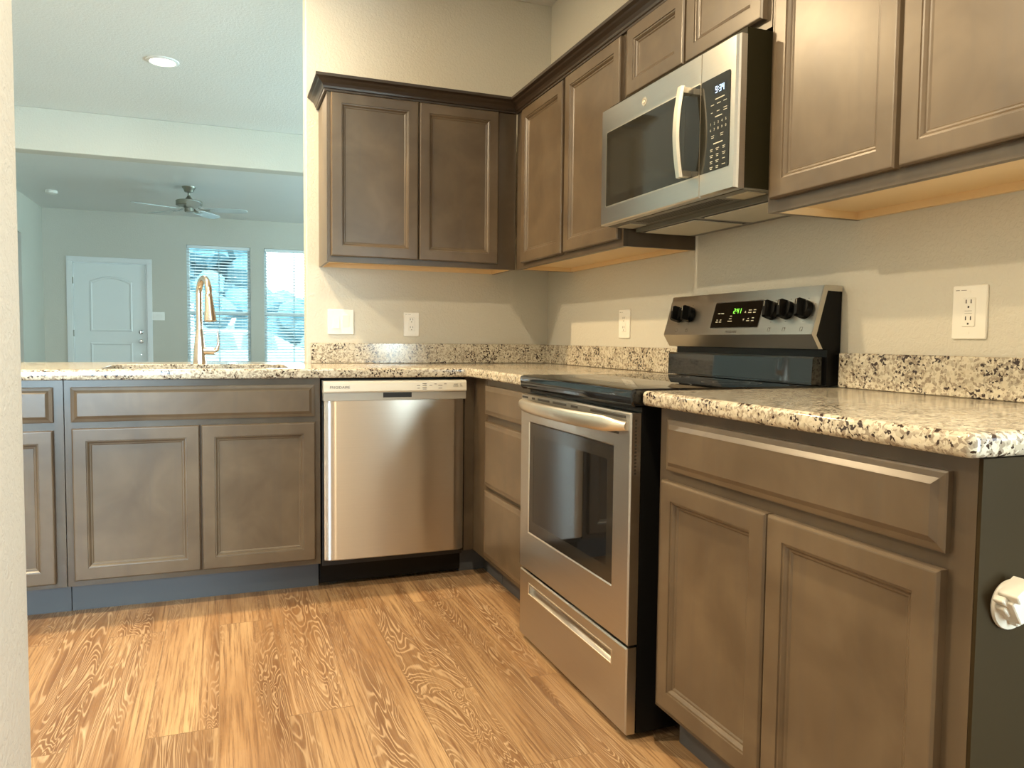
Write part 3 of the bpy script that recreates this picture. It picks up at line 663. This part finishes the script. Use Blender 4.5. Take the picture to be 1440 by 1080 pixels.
# backguard
bgp = [(.004, .920), (.004, 1.193), (.045, 1.199), (.068, 1.199), (.1075, 1.062), (.1050, 1.056), (.082, 1.022), (.070, 1.022), (.070, 1.002), (.060, .998), (.060, .920)]
b = NB(); loft(b, [[FRI.p(a, z, c) for c, z in ((.004, .920), (.004, 1.188), (.046, 1.190), (.060, 1.188), (.094, 1.060), (.074, 1.025), (.050, 1.020), (.050, .920))] for a in (Y0 + .002, Y1 - .000)]); bgd = link('backguard_case', b, 'black', t)
b = NB(); sk = [(.020, 1.200), (.068, 1.201), (.1075, 1.063), (.082, 1.022), (.078, 1.024), (.1025, 1.063), (.065, 1.196), (.020, 1.196)]
loft(b, [[FRI.p(a, z, c) for c, z in sk] for a in (Y0 + .001, Y1 + .001)])
for a0, a1 in ((Y0 - .001, Y0 + .003), (Y1 - .003, Y1 + .0015)):
    loft(b, [[FRI.p(a, z, c) for c, z in ((.004, 1.201), (.068, 1.201), (.1075, 1.063), (.082, 1.022), (.068, 1.022), (.0915, 1.060), (.056, 1.186), (.004, 1.184))] for a in (a0, a1)])
bp_ = link('control_fascia', b, 'steel', t, False)
b = NB(); lp = []
loft(b, [[FRI.p(a, z, c) for c, z in ((.052, .921), (.094, .921), (.094, .928), (.0915, .995), (.086, 1.000), (.052, 1.000))] for a in (Y0 + .012, Y1 - .010)]); link('riser_panel', b, 'black_gloss', t, False)
# tilted frame on the fascia: a along the range, b up the slope
dz_, dc_ = 1.201 - 1.063, .068 - .1075; L_ = math.hypot(dz_, dc_)
FP = FrT(FRI.p(0, 1.063, .1075), (0, -1, 0), (-dc_ / L_, 0, dz_ / L_))
b = NB(); rpanel(b, FP, 1.600, 1.846, .020, .112, .0002, .0022, .006); link('display_bezel', b, 'chrome', bp_)
b = NB(); rpanel(b, FP, 1.603, 1.843, .023, .109, .0022, .0030, .005); dsp = link('display_panel', b, 'display', bp_)
b = NB(); seg7(b, FP, '2:41', 1.708, .070, .0032, .0085, .016, .0018); link('clock_digits', b, 'digit_green', dsp)
b = NB()
for a, z, w in ((1.634, .070, .012), (1.652, .070, .014), (1.632, .048, .008), (1.632, .041, .012), (1.650, .048, .008), (1.650, .041, .012), (1.700, .060, .010), (1.700, .051, .012), (1.700, .043, .022), (1.790, .078, .014), (1.790, .070, .016), (1.812, .078, .012), (1.812, .070, .012), (1.790, .050, .006), (1.790, .043, .014), (1.812, .052, .010), (1.812, .043, .012)):
    fbox(b, FP, a - w / 2, a + w / 2, z, z + .0026, .0030, .0034)
for (a, z, s) in ((1.768, .074, 1), (1.768, .048, -1)):
    vv = [b.verts.new(FP.p(a - .004, z - .003 * s, .0033)), b.verts.new(FP.p(a + .004, z - .003 * s, .0033)), b.verts.new(FP.p(a, z + .004 * s, .0033))]; b.faces.new(vv)
link('display_marking', b, 'ink_white', dsp)
b = NB(); text(b, FP, 'FRIGIDAIRE', 1.716, .006, .0006, .0105, wide=1.1); link('brand_lettering', b, 'ink', bp_)
for i, a in enumerate((1.401, 1.464, 1.896, 1.960, 2.032)):
    b = NB(); zc_ = .010; s_ = .0055
    for q in ((a - s_, a + s_, zc_, zc_ + .0008), (a - s_, a + s_, zc_ + 2 * s_, zc_ + 2 * s_ + .0008), (a - s_, a - s_ + .0008, zc_, zc_ + 2 * s_), (a + s_ - .0008, a + s_, zc_, zc_ + 2 * s_)): fbox(b, FP, q[0], q[1], q[2], q[3], .0002, .0007)
    dx, dz2 = ((-1, -1), (-1, 1), (1, 1), (1, 1), (1, -1))[i]
    fbox(b, FP, a + dx * .0032 - .0018, a + dx * .0032 + .0018, zc_ + s_ + dz2 * .0032 - .0018, zc_ + s_ + dz2 * .0032 + .0018, .0003, .0008)
    link('burner_symbol', b, 'ink', bp_)
    for ang in (-60, 60, 0, 180, 120, -120):
        b = NB(); rr_ = math.radians(ang); fbox(b, FP, a + .036 * math.sin(rr_) - .003, a + .036 * math.sin(rr_) + .003, .072 + .034 * math.cos(rr_), .0735 + .034 * math.cos(rr_), .0002, .0006)
        link('tick_mark', b, 'ink', bp_)
for a in (1.401, 1.464, 1.896, 1.960, 2.032):
    b = NB(); o_ = FP.p(a, .072, .0004); lathe(b, o_, FP.n, [(.0275, 0), (.0275, .010), (.0255, .013), (.0250, .019), (.0005, .0195)], 26)
    # grip bar across the knob
    r0 = math.radians(12); u2 = FP.u * math.cos(r0) + FP.w * math.sin(r0); w2 = FP.w * math.cos(r0) - FP.u * math.sin(r0)
    for_l = []
    for c_, ww, hh in ((.012, .0095, .0262), (.034, .0075, .0258), (.038, .0055, .0235)):
        for_l.append([o_ + u2 * (sx * ww) + w2 * (sz * hh) + FP.n * c_ for sx, sz in ((-1, -1), (1, -1), (1, 1), (-1, 1))])
    loft(b, for_l); k_ = link('knob', b, 'black', t, True)
    b = NB(); loft(b, [[o_ + u2 * (sx * .0008) + w2 * (z_) + FP.n * c_ for sx, z_ in ((-1, .006), (1, .006), (1, .022), (-1, .022))] for c_ in (.0381, .0384)]); link('pointer', b, 'ink_white', k_)

# ================================================================ MICROWAVE
t = thing('microwave', 'stainless over-the-range microwave with vertical handle and black keypad', 'microwave', (-.2, -1.75, 1.43))
m0, m1, mz0, mz1 = 1.368, 2.112, 1.436, 1.826
b = NB(); fbox(b, FRI, m0 + .004, m1 - .004, mz0 + .004, 1.845, .004, .372); link('case', b, 'mw_side', t)
sy = 1.953
b = NB(); wa0, wa1, wb0, wb1 = 1.409, 1.940, 1.497, 1.744
def sqm(a0, a1, b0, b1, c): return [FRI.p(a, z, c) for a, z in ((a0, b0), (a1, b0), (a1, b1), (a0, b1))]
loft(b, [sqm(m0, sy - .0008, mz0, mz1, .374), sqm(m0, sy - .0008, mz0, mz1, .397), sqm(m0 + .004, sy - .002, mz0 + .004, mz1 - .003, .401)]); md = link('door', b, 'steel', t)
b = NB(); rpanel(b, FRI, wa0 - .004, sy - .0025, wb0 - .004, wb1 + .004, .4012, .4020, .006); link('window_bezel', b, 'steel_light', md)
b = NB(); rpanel(b, FRI, wa0, sy - .0025, wb0, wb1, .4020, .4028, .005); link('window', b, 'mw_glass', md)
b = NB(); rpanel(b, FRI, wa0 + .030, 1.880, wb0 + .028, wb1 - .028, .4028, .40295, .010); link('window_screen', b, simple('mesh_screen', (.030, .028, .020), .07, 0, .5), md)
# badge
b = NB(); c0 = FRI.p(1.650, 1.783, .4012); n_ = 30
loft(b, [ringv(c0, FRI.n, .0140, n_), ringv(c0 + FRI.n * .0012, FRI.n, .0138, n_), ringv(c0 + FRI.n * .0012, FRI.n, .0118, n_), ringv(c0 + FRI.n * .0004, FRI.n, .0115, n_)], True, True)
curl = [FRI.p(1.650 + .0075 * (1 - s) * math.cos(s * 9 + .6), 1.783 + .0085 * (1 - s * .8) * math.sin(s * 9 + .6), .4024) for s in [k / 22 for k in range(20)]]
tube(b, curl, .0010, 6); link('round_badge', b, 'steel_light', md, True)
# handle
b = NB(); lp = []; N = 22
for k in range(N + 1):
    s = k / N; z = 1.497 + .250 * s; out = .436 + .014 * math.sin(math.pi * s); hw = .0125
    lp.append([FRI.p(1.905 + q[0] * hw, z, out + q[1]) for q in ((-1, -.004), (-.7, .004), (.7, .004), (1, -.004), (.8, -.008), (-.8, -.008))])
loft(b, lp)
for z in (1.500, 1.728): loft(b, [[FRI.p(1.905 + sx * .011, z + sz, c) for sx, sz in ((-1, 0), (1, 0), (1, .016), (-1, .016))] for c in (.4028, .434)])
link('handle', b, 'steel_light', md, True)
# keypad side
b = NB(); loft(b, [sqm(sy + .0008, m1, mz0, mz1, .374), sqm(sy + .0008, m1, mz0, mz1, .392), sqm(sy + .0008, m1 - .003, mz0 + .002, mz1 - .002, .397), sqm(sy + .002, m1 - .010, mz0 + .004, mz1 - .003, .401)]); ks = link('keypad_fascia', b, 'steel', t)
b = NB(); rpanel(b, FRI, sy + .0015, 2.082, wb0, wb1, .4012, .4026, .005); kp = link('keypad_panel', b, 'mw_glass', ks)
b = NB(); fbox(b, FRI, 2.010, 2.068, 1.696, 1.722, .4026, .4028); link('clock_window', b, simple('clock_window', (.008, .010, .014), .1), kp)
b = NB(); seg7(b, FRI, '9:34', 2.020, 1.6995, .4029,   .0085, .017, .0020); link('clock_digits', b, 'digit_blue', kp)
b = NB(); cz = .4026
def dash(a, z, w, h=.0017): fbox(b, FRI, a - w / 2, a + w / 2, z, z + h, cz, cz + .0003)
dash(2.040, 1.682, .040, .0028)
for a, w in ((2.008, .014), (2.036, .016), (2.063, .014)): dash(a, 1.670, w)
for a, w in ((2.006, .008), (2.034, .012)): dash(a, 1.650, w)
dash(2.064, 1.652, .015); dash(2.064, 1.646, .015)
dash(2.036, 1.636, .030, .0026)
for i, ch in enumerate('12345'): text(b, FRI, ch, 2.002 + i * .0165, 1.618, cz, .010)
for i, ch in enumerate('67890'): text(b, FRI, ch, 2.002 + i * .0165, 1.602, cz, .010)
for a in (2.012, 2.052): dash(a, 1.588, .013); dash(a, 1.583, .011)
dash(2.036, 1.566, .040, .0028)
for r_, z in enumerate((1.553, 1.537, 1.521, 1.506)):
    for a in (2.008, 2.034, 2.062):
        dash(a, z, .011 + .003 * ((r_ * 7 + int(a * 1000)) % 2))
        if not (a > 2.05 and r_ > 1): dash(a, z - .0045, .009)
link('keypad_marking', b, 'ink_white', kp)
# underside: vent plate, two filters, lamp lenses
b = NB(); loft(b, [sqm2 for sqm2 in [[FRI.p(a, z, c) for a, c in ((m0 + .004, .372), (m1 - .004, .372), (m1 - .004, .004), (m0 + .004, .004))] for z in (mz0 + .003, mz0 - .002)]], True, True)
for z0_, z1_, q in ((mz0 - .016, mz0 - .002, (m0 + .02, m1 - .02, .03, .27)),): loft(b, [[FRI.p(a, z, c) for a, c in ((q[0], q[3]), (q[1], q[3]), (q[1], q[2]), (q[0], q[2]))] for z in (z1_, z0_)])
link('vent_plate', b, simple('vent_plate', (.15, .135, .10), .35, .4), t)
for a0, a1 in ((1.42, 1.715), (1.765, 2.06)):
    b = NB(); loft(b, [[FRI.p(a, z, c) for a, c in ((a0, .25), (a1, .25), (a1, .07), (a0, .07))] for z in (mz0 - .017, mz0 - .020)]); link('grease_filter', b, 'filter', t)
for a0, a1 in ((1.412, 1.724), (1.756, 2.068)):
    b = NB(); loft(b, [[FRI.p(a, z, c) for a, c in ((a0, .258), (a1, .258), (a1, .062), (a0, .062))] for z in (mz0 - .0155, mz0 - .0168)]); link('filter_gap', b, 'plastic_shadow', t)
for a0 in (1.39, 2.00):
    b = NB(); loft(b, [[FRI.p(a, z, c) for a, c in ((a0, .345), (a0 + .09, .345), (a0 + .09, .285), (a0, .285))] for z in (mz0 - .002, mz0 - .004)]); link('lamp_lens', b, simple('frosted_lens', (.5, .45, .34), .5), t)
b = NB()
for k in range(6): 
    loft(b, [[FRI.p(a, z, c + .0) for a, c in ((1.52, .300 + k * .009), (1.97, .300 + k * .009), (1.97, .304 + k * .009), (1.52, .304 + k * .009))] for z in (mz0 - .002, mz0 - .0026)])
link('intake_grille', b, 'plastic_shadow', t)

# ================================================================ SWITCHES AND OUTLETS
def plate(F, a0, a1, b0, b1, t):
    b = NB(); rpanel(b, F, a0, a1, b0, b1, .0005, .006, .004, .002); link('cover_plate', b, 'plastic', t)
def outlet(F, a0, a1, b0, b1, label, deco=False, name='outlet'):
    t = thing(name, label, 'outlet', F.p((a0 + a1) / 2, b0, 0)); plate(F, a0, a1, b0, b1, t)
    ca, cb = (a0 + a1) / 2, (b0 + b1) / 2; w = .0165
    b = NB(); rpanel(b, F, ca - w, ca + w, cb - .0335, cb + .0335, .005, .0082, .003, .0008); r_ = link('receptacle', b, 'plastic', t)
    b = NB()
    for dz in (-.0195, .0195):
        for dx in (-.0063, .0063): fbox(b, F, ca + dx - .0012, ca + dx + .0012, cb + dz + .001, cb + dz + .010, .0082, .0086)
        fbox(b, F, ca - .002, ca + .002, cb + dz - .0095, cb + dz - .005, .0082, .0086)
    if deco: fbox(b, F, ca - .009, ca + .009, cb - .0030, cb - .0024, .0082, .0085); fbox(b, F, ca - .009, ca + .009, cb + .0028, cb + .0034, .0082, .0085)
    link('socket_slot', b, 'plastic_shadow', r_)
    for dz in (-.048, .048): b = NB(); cyl(b, F.p(ca, cb + dz, .0058), F.p(ca, cb + dz, .0068), .003, n=10); link('screw', b, 'plastic', t)
    b = NB(); fbox(b, F, a0 + .008, a0 + .018, b1 - .012, b1 - .0105, .0058, .0062); fbox(b, F, a0 + .022, a0 + .036, b1 - .012, b1 - .0108, .0058, .0062); link('plate_marking', b, 'ink', t)
outlet(FB, -.785, -.706, 1.049, 1.170, 'white double outlet on the back wall, right of the light switches')
outlet(FRI, .795, .890, 1.050, 1.174, 'white outlet on the right wall between the corner and the range')
outlet(FRI, 2.428, 2.516, 1.052, 1.178, 'white ground-fault outlet on the wall right of the range', True)
def rocker(F, a0, a1, b0, b1, n, label):
    t = thing('light_switch', label, 'light switch', F.p((a0 + a1) / 2, b0, 0)); plate(F, a0, a1, b0, b1, t)
    cb = (b0 + b1) / 2; st = .046; ca0 = (a0 + a1) / 2 - st * (n - 1) / 2
    for k in range(n):
        ca = ca0 + k * st; b = NB()
        tilt = .003 if k % 2 == 0 else -.003
        loft(b, [[F.p(ca - .0165, cb - .033, .005), F.p(ca + .0165, cb - .033, .005), F.p(ca + .0165, cb + .033, .005), F.p(ca - .0165, cb + .033, .005)],
                 [F.p(ca - .0155, cb - .032, .0085 + tilt), F.p(ca + .0155, cb - .032, .0085 + tilt), F.p(ca + .0155, cb + .032, .0085 - tilt), F.p(ca - .0155, cb + .032, .0085 - tilt)]])
        link('rocker', b, 'plastic', t)
    for k in range(n):
        for dz in (-.048, .048): b = NB(); cyl(b, F.p(ca0 + k * st, cb + dz, .0058), F.p(ca0 + k * st, cb + dz, .0068), .003, n=10); link('screw', b, 'plastic', t)
rocker(FB, -1.157, -1.032, 1.055, 1.176, 2, 'white double rocker light switch on the back wall near the wall end')
rocker(Fr((0, YF, 0), (1, 0, 0)), -2.585, -2.405, 1.26, 1.38, 3, 'small white three-gang light switch right of the front door')

# white plastic fitting on the end panel
M['fitting'] = simple('white_fitting_plastic', (0.60, 0.57, 0.50), 0.35)
t = thing('plastic_fitting', 'white plastic latch fitting on the end panel of the right base cabinet', 'fitting', (-.53, -2.976, .66))
FE = Fr((-.547, -2.980, .656), (1, 0, 0)); rot = math.radians(32)
b = NB(); lathe(b, FE.p(0, 0, .0005), FE.n, [(.036, 0), (.038, .003), (.037, .007), (.030, .009), (.0005, .009)], 30); link('round_base', b, 'fitting', t, True)
def rb(bm, ca, cb, w, h, c0, c1, ang, r=.003):
    F_ = FrT(FE.p(ca, cb, 0), FE.u * math.cos(ang) + FE.w * math.sin(ang), FE.w * math.cos(ang) - FE.u * math.sin(ang))
    rpanel(bm, F_, -w / 2, w / 2, -h / 2, h / 2, c0, c1, r, .0015)
b = NB(); rb(b, -.004, .010, .052, .040, .009, .034, rot); rb(b, .012, -.012, .044, .024, .009, .022, rot * .4); link('latch_block', b, 'fitting', t)
b = NB(); rb(b, -.018, .030, .040, .014, .012, .042, rot); rb(b, .008, .030, .016, .020, .012, .036, rot + .3); rb(b, -.034, .012, .010, .022, .010, .026, rot + .4); rb(b, -.030, -.002, .008, .018, .010, .024, rot + .2); link('latch_tab', b, 'fitting', t)

# ================================================================ CEILING FIXTURES
def can(x, y, label, p, col=WARM):
    t = thing('recessed_light', label, 'ceiling light', (x, y, H), 'recessed ceiling lights')
    b = NB(); lathe(b, (x, y, H), (0, 0, -1), [(.098, 0), (.098, .004), (.090, .008), (.078, .009), (.074, .003)], 36); link('trim_ring', b, 'trim', t, True)
    b = NB(); lathe(b, (x, y, H - .0005), (0, 0, -1), [(.074, 0), (.073, .004), (.050, .007), (.0005, .008)], 36); link('lens', b, 'lens', t, True)
    l = area('lamp_glow', (x, y, H - .012), (0, 0, -1), .09, .09, p, col, 'DISK'); return t
can(-1.968, 1.675, 'lit round recessed light in the dining ceiling beyond the peninsula', 8, (1.0, .82, .58))
can(-3.05, -1.37, 'lit recessed light in the kitchen ceiling over the left side of the floor', 48)
can(-1.20, -3.15, 'lit recessed light in the kitchen ceiling in front of the right wall cabinets', 32)
can(-2.00, -.42, 'lit recessed light in the kitchen ceiling above the sink', 44, (1.0, .74, .42))
t = thing('smoke_detector', 'small white smoke detector on the living room ceiling', 'smoke detector', (-3.55, 7.0, H))
b = NB(); lathe(b, (-3.55, 7.0, H), (0, 0, -1), [(.065, 0), (.068, .010), (.066, .028), (.050, .040), (.0005, .043)], 30); link('housing', b, 'plastic', t, True)
# ceiling fan
fx, fy = -1.975, 6.06
t = thing('ceiling_fan', 'five-blade brushed nickel ceiling fan hanging in the living room', 'ceiling fan', (fx, fy, H))
b = NB(); lathe(b, (fx, fy, H), (0, 0, -1), [(.078, 0), (.075, .012), (.060, .030), (.048, .060), (.020, .068)], 28); link('canopy', b, 'fan_metal', t, True)
b = NB(); cyl(b, (fx, fy, H - .065), (fx, fy, 2.665), .014); link('downrod', b, 'fan_metal', t, True)
b = NB(); lathe(b, (fx, fy, 2.68), (0, 0, -1), [(.018, 0), (.025, .012), (.050, .045), (.056, .052), (.138, .054), (.146, .060), (.146, .108), (.136, .116), (.050, .120)], 32); link('motor_housing', b, 'fan_metal', t, True)
b = NB(); lathe(b, (fx, fy, 2.562), (0, 0, -1), [(.060, 0), (.060, .020), (.052, .022), (.052, .062), (.046, .070), (.0005, .072)], 28); link('switch_housing', b, 'fan_metal', t, True)
for k in range(5):
    an = math.radians(-10 + 72 * k); d_ = Vector((math.cos(an), math.sin(an), 0)); s_ = Vector((-math.sin(an), math.cos(an), 0)); zb = 2.525
    b = NB(); o_ = Vector((fx, fy, zb)); lp = []
    for r_, w_ in ((.17, .045), (.22, .058), (.42, .068), (.58, .066), (.635, .050), (.655, .020)):
        q = o_ + d_ * r_; tl = -.19
        lp.append([q + s_ * (sx * w_) + Vector((0, 0, sx * w_ * tl + h_)) for sx, h_ in ((-1, -.003), (1, -.003), (1, .003), (-1, .003))])
    loft(b, lp); bl = link('blade', b, 'fan_blade', t)
    b = NB(); lp = []
    for r_, w_, h_ in ((.10, .016, .018), (.14, .014, .004), (.18, .022, -.004), (.235, .030, -.006)):
        q = o_ + d_ * r_ + Vector((0, 0, h_)); lp.append([q + s_ * (sx * w_) + Vector((0, 0, sx * w_ * -.19 + hh)) for sx, hh in ((-1, -.004), (1, -.004), (1, .001), (-1, .001))])
    loft(b, lp); link('blade_bracket', b, 'fan_metal', bl)

# ================================================================ OUTSIDE THE WINDOWS
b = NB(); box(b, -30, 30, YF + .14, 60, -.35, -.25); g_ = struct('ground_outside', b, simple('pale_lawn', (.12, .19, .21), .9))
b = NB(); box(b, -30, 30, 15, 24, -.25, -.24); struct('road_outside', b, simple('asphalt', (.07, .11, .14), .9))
def car(x, y, col, label, s=1):
    t = thing('parked_car', label, 'car', (x, y, -.24), 'cars parked outside')
    P_ = lambda px, pz, w: [Vector((x + px * s, y - w, pz - .24)), Vector((x + px * s, y + w, pz - .24))]
    prof = [(-2.2, .35, .80, .80), (-2.15, .62, .95, .80), (-1.3, .88, 1.42, .84), (-.6, .92, 1.46, .86), (.3, .93, 1.44, .86), (1.1, .92, 1.02, .84), (2.0, .78, .82, .80), (2.2, .55, .60, .76)]
    b = NB(); lp = []
    for px, zb, zt, w in prof:
        tw = w * (.78 if zt > 1.1 else .97)
        lp.append([Vector((x + px * s, y + sy_ * ww, z - .24)) for sy_, ww, z in ((-1, w, .28), (-1, w, zb), (-1, tw, zt), (1, tw, zt), (1, w, zb), (1, w, .28))])
    loft(b, lp); link('car_body', b, simple('car_paint', col, .2), t, True)
    b = NB()
    for px0, px1 in ((-1.15, -.35), (-.28, .62)):
        loft(b, [[Vector((x + a * s, y - w_, z - .24)) for a, z, w_ in ((px0, .95, .872), (px1, .95, .872), (px1 - .12, 1.36, .72), (px0 + .05, 1.36, .72))], [Vector((x + a * s, y - w_ + .03, z - .24)) for a, z, w_ in ((px0, .95, .872), (px1, .95, .872), (px1 - .12, 1.36, .72), (px0 + .05, 1.36, .72))]])
    link('car_window', b, simple('car_glass', (.05, .09, .11), .1), t)
    for px in (-1.35, 1.35):
        for sy_ in (-1, 1):
            b = NB(); cyl(b, (x + px * s, y + sy_ * .66, .08), (x + px * s, y + sy_ * .87, .08), .32, n=20); link('wheel', b, 'black_matte', t)
car(-.9, 17.3, (.26, .34, .38), 'pale silver car parked outside, seen through the blind nearer the front door')
car(3.9, 18.9, (.50, .55, .58), 'white car parked outside, seen low through the blind next to the kitchen wall', -1)
def tree(x, y, h, r, label):
    t = thing('tree', label, 'tree', (x, y, -.25), 'trees outside the windows')
    b = NB(); cyl(b, (x, y, -.25), (x, y, h * .55), .16, .08, 10); link('trunk', b, simple('bark', (.16, .14, .11), .9), t)
    b = NB(); rnd = random.Random(int(x * 10 + y))
    for k in range(46):
        a = rnd.uniform(0, 6.283); q = rnd.uniform(0, 1); rr = r * math.sqrt(rnd.random()) * (1 - .55 * q)
        g = bmesh.ops.create_icosphere(b, subdivisions=2, radius=r * rnd.uniform(.16, .30)); c = Vector((x + rr * math.cos(a), y + rr * math.sin(a), h * (.35 + .62 * q)))
        for v in g['verts']: v.co = v.co * rnd.uniform(.75, 1.25) + c
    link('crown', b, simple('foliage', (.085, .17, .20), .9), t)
tree(-2.4, 26, 5.2, 2.6, 'broad leafy tree outside behind the blind nearer the front door')
tree(5.3, 27, 5.4, 1.9, 'tall leafy tree outside at the edge of the kitchen wall')
tree(1.6, 34, 2.8, 2.6, 'low distant tree outside between the two windows')
tree(-5.5, 30, 5.6, 2.8, 'distant tree outside left of the silver car')
b = NB(); rnd = random.Random(3)
for k in range(90):
    g = bmesh.ops.create_icosphere(b, subdivisions=2, radius=rnd.uniform(.7, 1.25)); c = Vector((-18 + k * .42, 42 + rnd.uniform(-.8, .8), rnd.uniform(.3, 1.1)))
    for v in g['verts']: v.co = v.co * rnd.uniform(.85, 1.15) + c
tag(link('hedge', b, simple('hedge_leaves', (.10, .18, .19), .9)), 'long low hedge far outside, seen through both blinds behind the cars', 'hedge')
